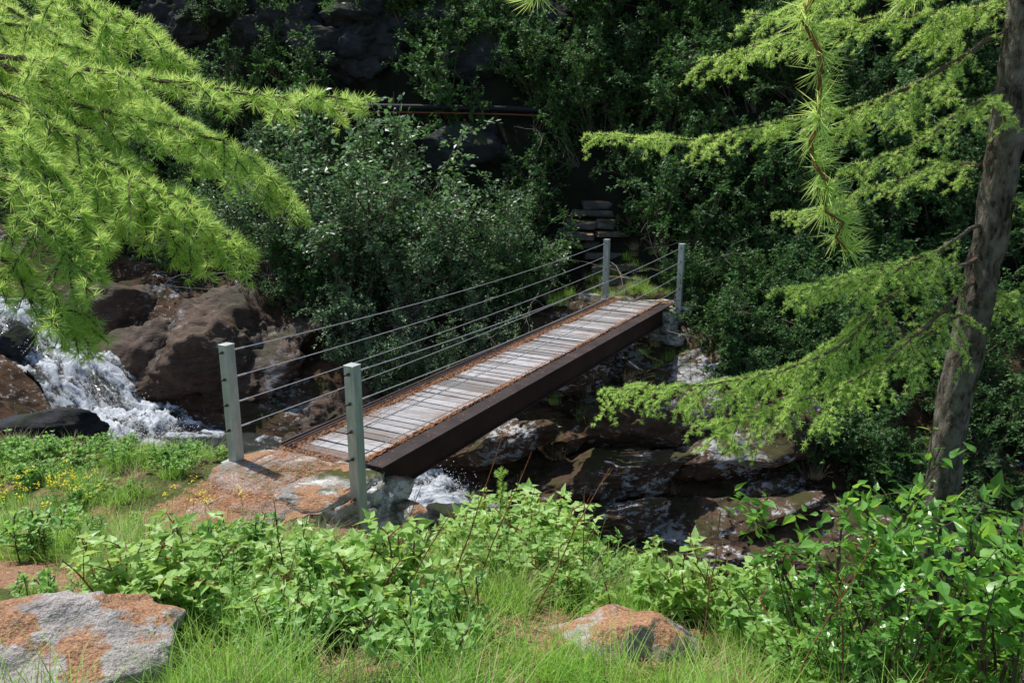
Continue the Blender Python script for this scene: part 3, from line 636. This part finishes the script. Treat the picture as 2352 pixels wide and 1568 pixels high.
# ---------------------------------------------------------------- larches
NT=np.array([[-.5,0,0],[.5,0,0],[.35,.7,0],[0,1,0],[-.35,.7,0]]);NTF=np.array([[0,1,2],[0,2,4],[2,3,4]])
class Larch:
    def __init__(s,nl,nw,sp,nn,seed): s.tw=[];s.pos=[];s.dir=[];s.nl=nl;s.nw=nw;s.sp=sp;s.nn=nn;s.R=np.random.default_rng(seed)
    def tufts(s,P,start=0.):
        seg=np.linalg.norm(np.diff(P,axis=0),axis=1);L=np.concatenate([[0],np.cumsum(seg)]);tot=L[-1]
        n=max(2,int(tot*(1-start)/s.sp));t=np.linspace(tot*start,tot,n)+s.R.normal(0,s.sp*.2,n);t=np.clip(t,0,tot)
        p=np.stack([np.interp(t,L,P[:,k]) for k in range(3)],-1);T=nrm(np.stack([np.interp(t,L,np.gradient(P[:,k],L)) for k in range(3)],-1))
        nn=s.nn;out=nrm(s.R.normal(size=(n,3))-0);out=nrm(out-(np.sum(out*T,1)[:,None])*T*.8)
        pr=np.repeat(p,nn,0);o=np.repeat(out,nn,0)
        d=nrm(o*.75+np.repeat(T,nn,0)*.45+s.R.normal(0,.62,(n*nn,3)))
        s.pos.append(pr+o*.002);s.dir.append(d)
    def branch(s,pts,r0=.01,sides=10,sl=.28,droop=.7,sub=3,start=.1,needle0=.25,bias=None):
        P=catmull(pts,28);P[1:-1]+=s.R.normal(0,.006,(26,3));n=len(P)
        s.tw.append((P,np.linspace(r0,.0018,n)));s.tufts(P,needle0)
        for k in range(sides):
            f=start+(1-start)*(k+s.R.random()*.6)/sides;i=min(int(f*(n-1)),n-2);T=nrm(P[i+1]-P[i])
            sd=nrm(np.cross(T,U))*(1 if k%2 else -1)
            L=sl*s.R.uniform(.55,1.15)*(1-.55*f)
            tw=arch(P[i],T*.75+sd*.8+np.array([0,0,s.R.uniform(-.3,.25)]),L,droop*s.R.uniform(.5,1.2),8,.07,s.R)
            s.tw.append((tw,np.linspace(.003,.0012,8)));s.tufts(tw,.05)
            for q in range(sub):
                j=s.R.integers(1,7);T2=nrm(tw[j]-tw[j-1]);sd2=nrm(np.cross(T2,U))*(1 if q%2 else -1)
                t2=arch(tw[j],T2*.6+sd2*.7+np.array([0,0,-.2]),L*s.R.uniform(.25,.5),droop,5,.08,s.R)
                s.tw.append((t2,np.linspace(.0016,.001,5)));s.tufts(t2,.1)
    def build(s,name,parent,tm=None):
        pos=np.concatenate(s.pos);d=np.concatenate(s.dir);n=len(pos)
        V_,F_,v_=scatter(NT,NTF,pos,d,s.R.normal(size=(n,3)),s.nl*s.R.uniform(.65,1.1,n),s.R.random(n),np.full(n,s.nw))
        parts=[(V_,F_,0,v_)]
        for P,r in s.tw: parts.append((*tube(P,r,5),1,None))
        o=make(name,parts,[M_larch,tm or M_twig]);o.parent=parent;o.matrix_parent_inverse=Matrix.Translation(-parent.location);return o
def trunk(name,parent,pts,r,seed):
    P=catmull(pts,160);sd=56;V,F=tube(P,np.interp(np.linspace(0,1,160),np.linspace(0,1,len(r)),r),sd)
    c=np.repeat(P,sd,0);dn=V-c;V=V+dn*(.08*fbm(V*np.array([14,14,5]),4,seed)+.09*fbm(V*np.array([45,45,16]),3,seed+1))[:,None]
    o=make(name,[(V,F,0,None)],[M_bark],smooth=True);o.parent=parent;o.matrix_parent_inverse=Matrix.Translation(-parent.location)
LT=empty('larch_tree',(-3.2,2.4,1.2))
trunk('trunk',LT,[(-3.2,2.4,.8),(-3.2,2.4,3),(-3.15,2.4,6),(-3.1,2.4,9)],[.17,.14,.1,.03],3)
L=Larch(.032,.0014,.012,25,1)
tk=(-3.18,2.4)
L.branch([(*tk,3.1),(-1.9,2.3,3.12),(-1.29,2.12,3.05),(-1.0,2.1,3.01),(-.63,2.09,2.96),(-.356,2.088,2.949)],.012,24,.2,.7,2,.35,.4)
L.branch([(*tk,3.4),(-1.7,2.35,3.3),(-1.17,2.3,3.21),(-1.02,2.3,3.15),(-.873,2.3,3.04)],.010,16,.24,.9,3,.4,.4)
L.branch([(*tk,3.2),(-1.9,2.2,3.15),(-1.286,2.1,3.03),(-1.067,2.08,2.933),(-.849,2.07,2.88),(-.674,2.055,2.817),(-.548,2.03,2.695)],.010,26,.26,1.1,3,.35,.4)
L.branch([(*tk,3.1),(-1.8,2.1,3.1),(-1.22,2.0,2.949),(-1.066,1.97,2.858),(-.91,1.95,2.768),(-.754,1.92,2.687),(-.624,1.9,2.576)],.010,26,.26,1.1,3,.35,.4)
L.branch([(*tk,2.95),(-1.7,2.0,2.98),(-1.157,1.87,2.867),(-1.03,1.84,2.743),(-.911,1.8,2.619)],.009,18,.22,1.1,3,.45,.45)
L.branch([(*tk,3.0),(-1.8,2.3,3.05),(-1.12,2.17,2.838),(-.971,2.13,2.704),(-.828,2.1,2.553)],.009,20,.25,1.1,3,.4,.4)
L.branch([(*tk,2.8),(-1.6,1.85,2.85),(-1.093,1.77,2.757),(-1.0,1.74,2.658),(-.907,1.7,2.549)],.009,18,.2,1.1,3,.45,.5)
L.branch([(*tk,2.6),(-1.5,1.8,2.75),(-1.186,1.73,2.649),(-1.02,1.7,2.514),(-.94,1.68,2.437)],.009,18,.18,1.1,3,.5,.5)
L.branch([(*tk,3.5),(-2.2,2.8,3.45),(-1.5,2.7,3.2),(-1.2,2.65,3.0),(-.95,2.6,2.85)],.010,26,.34,.9,4,.4,.4)
L.branch([(*tk,3.3),(-2.2,2.7,3.2),(-1.6,2.6,3.0),(-1.3,2.5,2.8),(-1.15,2.45,2.62)],.010,26,.32,.9,4,.4,.4)
L.branch([(*tk,3.2),(-2.2,2.5,3.3),(-1.7,2.35,3.25),(-1.35,2.3,3.15),(-1.1,2.25,3.05)],.010,24,.3,.9,4,.4,.4)
L.build('branches',LT)
RT=empty('larch_tree',(2.34,3.95,-.5))
zb=Hp(2.34,3.95)-.2
trunk('trunk',RT,[(2.27,3.95,zb),(2.33,3.95,.2),(2.31,3.95,.8),(2.30,3.95,1.46),(2.35,3.95,2.05),(2.37,3.95,2.8),(2.37,3.95,3.5),(2.4,4.0,6),(2.35,4,9.5)],[.115,.095,.085,.08,.078,.075,.072,.055,.02],5)
L=Larch(.025,.0023,.016,21,2)
L.branch([(2.37,3.95,3.38),(2.02,4.0,3.16),(1.71,3.96,3.017),(1.297,3.94,2.93),(.881,3.91,2.86),(.351,3.92,2.872)],.014,34,.42,.7,4,.12,.2)
L.branch([(2.37,3.95,3.55),(2.19,4.07,3.46),(1.504,4.05,3.38),(.902,4.02,3.22)],.013,30,.42,.8,4,.12,.2)
L.branch([(2.37,3.95,3.9),(1.9,3.9,3.65),(1.4,3.8,3.5),(1.1,3.7,3.35)],.013,24,.4,.6,3,.12,.2)
L.branch([(2.36,3.95,3.1),(2.1,3.8,3.0),(1.75,3.7,2.8),(1.45,3.6,2.72)],.012,18,.34,.8,3,.15,.2)
L.branch([(2.34,3.95,2.3),(1.816,3.74,2.13),(1.608,3.68,1.93),(1.297,3.64,1.79),(.881,3.63,1.72),(.434,3.626,1.70)],.014,40,.45,1.1,5,.22,.25)
L.branch([(2.34,3.95,2.2),(1.9,3.6,2.0),(1.6,3.5,1.8),(1.2,3.45,1.66),(.9,3.4,1.6)],.012,26,.4,1.1,4,.3,.35)
L.branch([(2.34,3.95,2.47),(1.92,3.78,2.29),(1.67,3.76,2.21),(1.328,3.75,2.16)],.012,28,.36,.9,4,.15,.2)
L.branch([(2.33,3.95,2.0),(2.1,3.75,2.0),(1.85,3.65,1.87),(1.6,3.6,1.7)],.011,20,.34,.9,3,.2,.2)
L.branch([(2.35,3.95,2.6),(2.6,3.8,2.5),(2.9,3.7,2.3)],.011,18,.3,.7,3,.1,.1)
L.branch([(2.35,3.95,2.15),(2.55,3.8,2.05),(2.85,3.7,1.85)],.011,18,.3,.7,3,.1,.1)
L.branch([(2.35,3.95,2.75),(2.2,4.3,2.7),(1.9,4.7,2.5),(1.7,5.0,2.4)],.011,16,.35,.7,3,.1,.1)
L.branch([(2.37,3.95,3.2),(2.6,4.1,3.1),(3.0,4.2,2.9)],.011,14,.35,.7,3,.1,.1)
for k in range(14):
    z=4.1+k*.36;a=k*2.4;l=max(.4,1.7-.09*k)
    L.branch([(2.38,3.97,z),(2.38+math.cos(a)*l*.4,3.97+math.sin(a)*l*.4,z-.1),(2.38+math.cos(a)*l,3.97+math.sin(a)*l,z-.2)],.012,12,.35,.6,1,.1,.15)
L.build('branches',RT)
HT=empty('larch_tree',(1.9,.3,1.2))
trunk('trunk',HT,[(1.9,.3,1.0),(1.9,.3,3),(1.88,.3,6),(1.85,.3,8)],[.13,.11,.08,.02],9)
L=Larch(.048,.0014,.011,26,3)
L.branch([(1.88,.3,3.6),(1.2,.8,3.55),(.7,1.2,3.4),(.478,1.295,3.1),(.468,1.265,2.953),(.465,1.24,2.858),(.472,1.22,2.762),(.508,1.197,2.68)],.007,0,.1,.5,0,.2,.5)
L.branch([(.9,1.05,3.46),(.72,1.2,3.25),(.64,1.28,3.12),(.60,1.3,3.05)],.004,4,.08,.5,0,.3,.4)
L.branch([(.7,1.2,3.4),(.3,1.25,3.3),(.07,1.25,3.13),(.035,1.25,3.045)],.004,0,.1,.5,0,.3,.5)
L.build('branches',HT,M_redtwig)
SP=empty('larch_sapling',(-.1,4.9,Hp(-.1,4.9)))
L=Larch(.03,.002,.012,22,4);zz_=Hp(-.1,4.9)
L.branch([(-.1,4.9,zz_),(-.09,4.9,zz_+.25),(-.07,4.88,zz_+.45),(-.07,4.88,zz_+.62)],.006,10,.14,-.4,0,.25,.3)
L.build('branches',SP)
# ---------------------------------------------------------------- light, sky, camera
az=math.radians(-52);el=math.radians(62)
S=Vector((math.sin(az)*math.cos(el),math.cos(az)*math.cos(el),math.sin(el)))
sl=bpy.data.lights.new('sun','SUN');sl.energy=5;sl.angle=math.radians(.5);sl.color=(1,.97,.92)
so=bpy.data.objects.new('sun',sl);so.rotation_euler=S.to_track_quat('Z','Y').to_euler();so.location=(-5,10,20);scene.collection.objects.link(so)
w=bpy.data.worlds.new('World');scene.world=w;w.use_nodes=True;nt=w.node_tree;nt.nodes.clear()
sk=nt.nodes.new('ShaderNodeTexSky');sk.sky_type='NISHITA';sk.sun_disc=False;sk.sun_elevation=el;sk.sun_rotation=az%(2*math.pi)
bg=nt.nodes.new('ShaderNodeBackground');bg.inputs[1].default_value=.15;o=nt.nodes.new('ShaderNodeOutputWorld')
nt.links.new(sk.outputs[0],bg.inputs[0]);nt.links.new(bg.outputs[0],o.inputs[0])
cam=bpy.data.cameras.new('camera');co=bpy.data.objects.new('camera',cam);scene.collection.objects.link(co)
co.location=(0,0,2.84);co.rotation_euler=(math.radians(90-14),0,0);cam.lens=28;cam.sensor_width=36;cam.clip_end=500;cam.clip_start=.05
scene.camera=co
scene.view_settings.view_transform='Standard';scene.view_settings.look='None';scene.view_settings.exposure=0
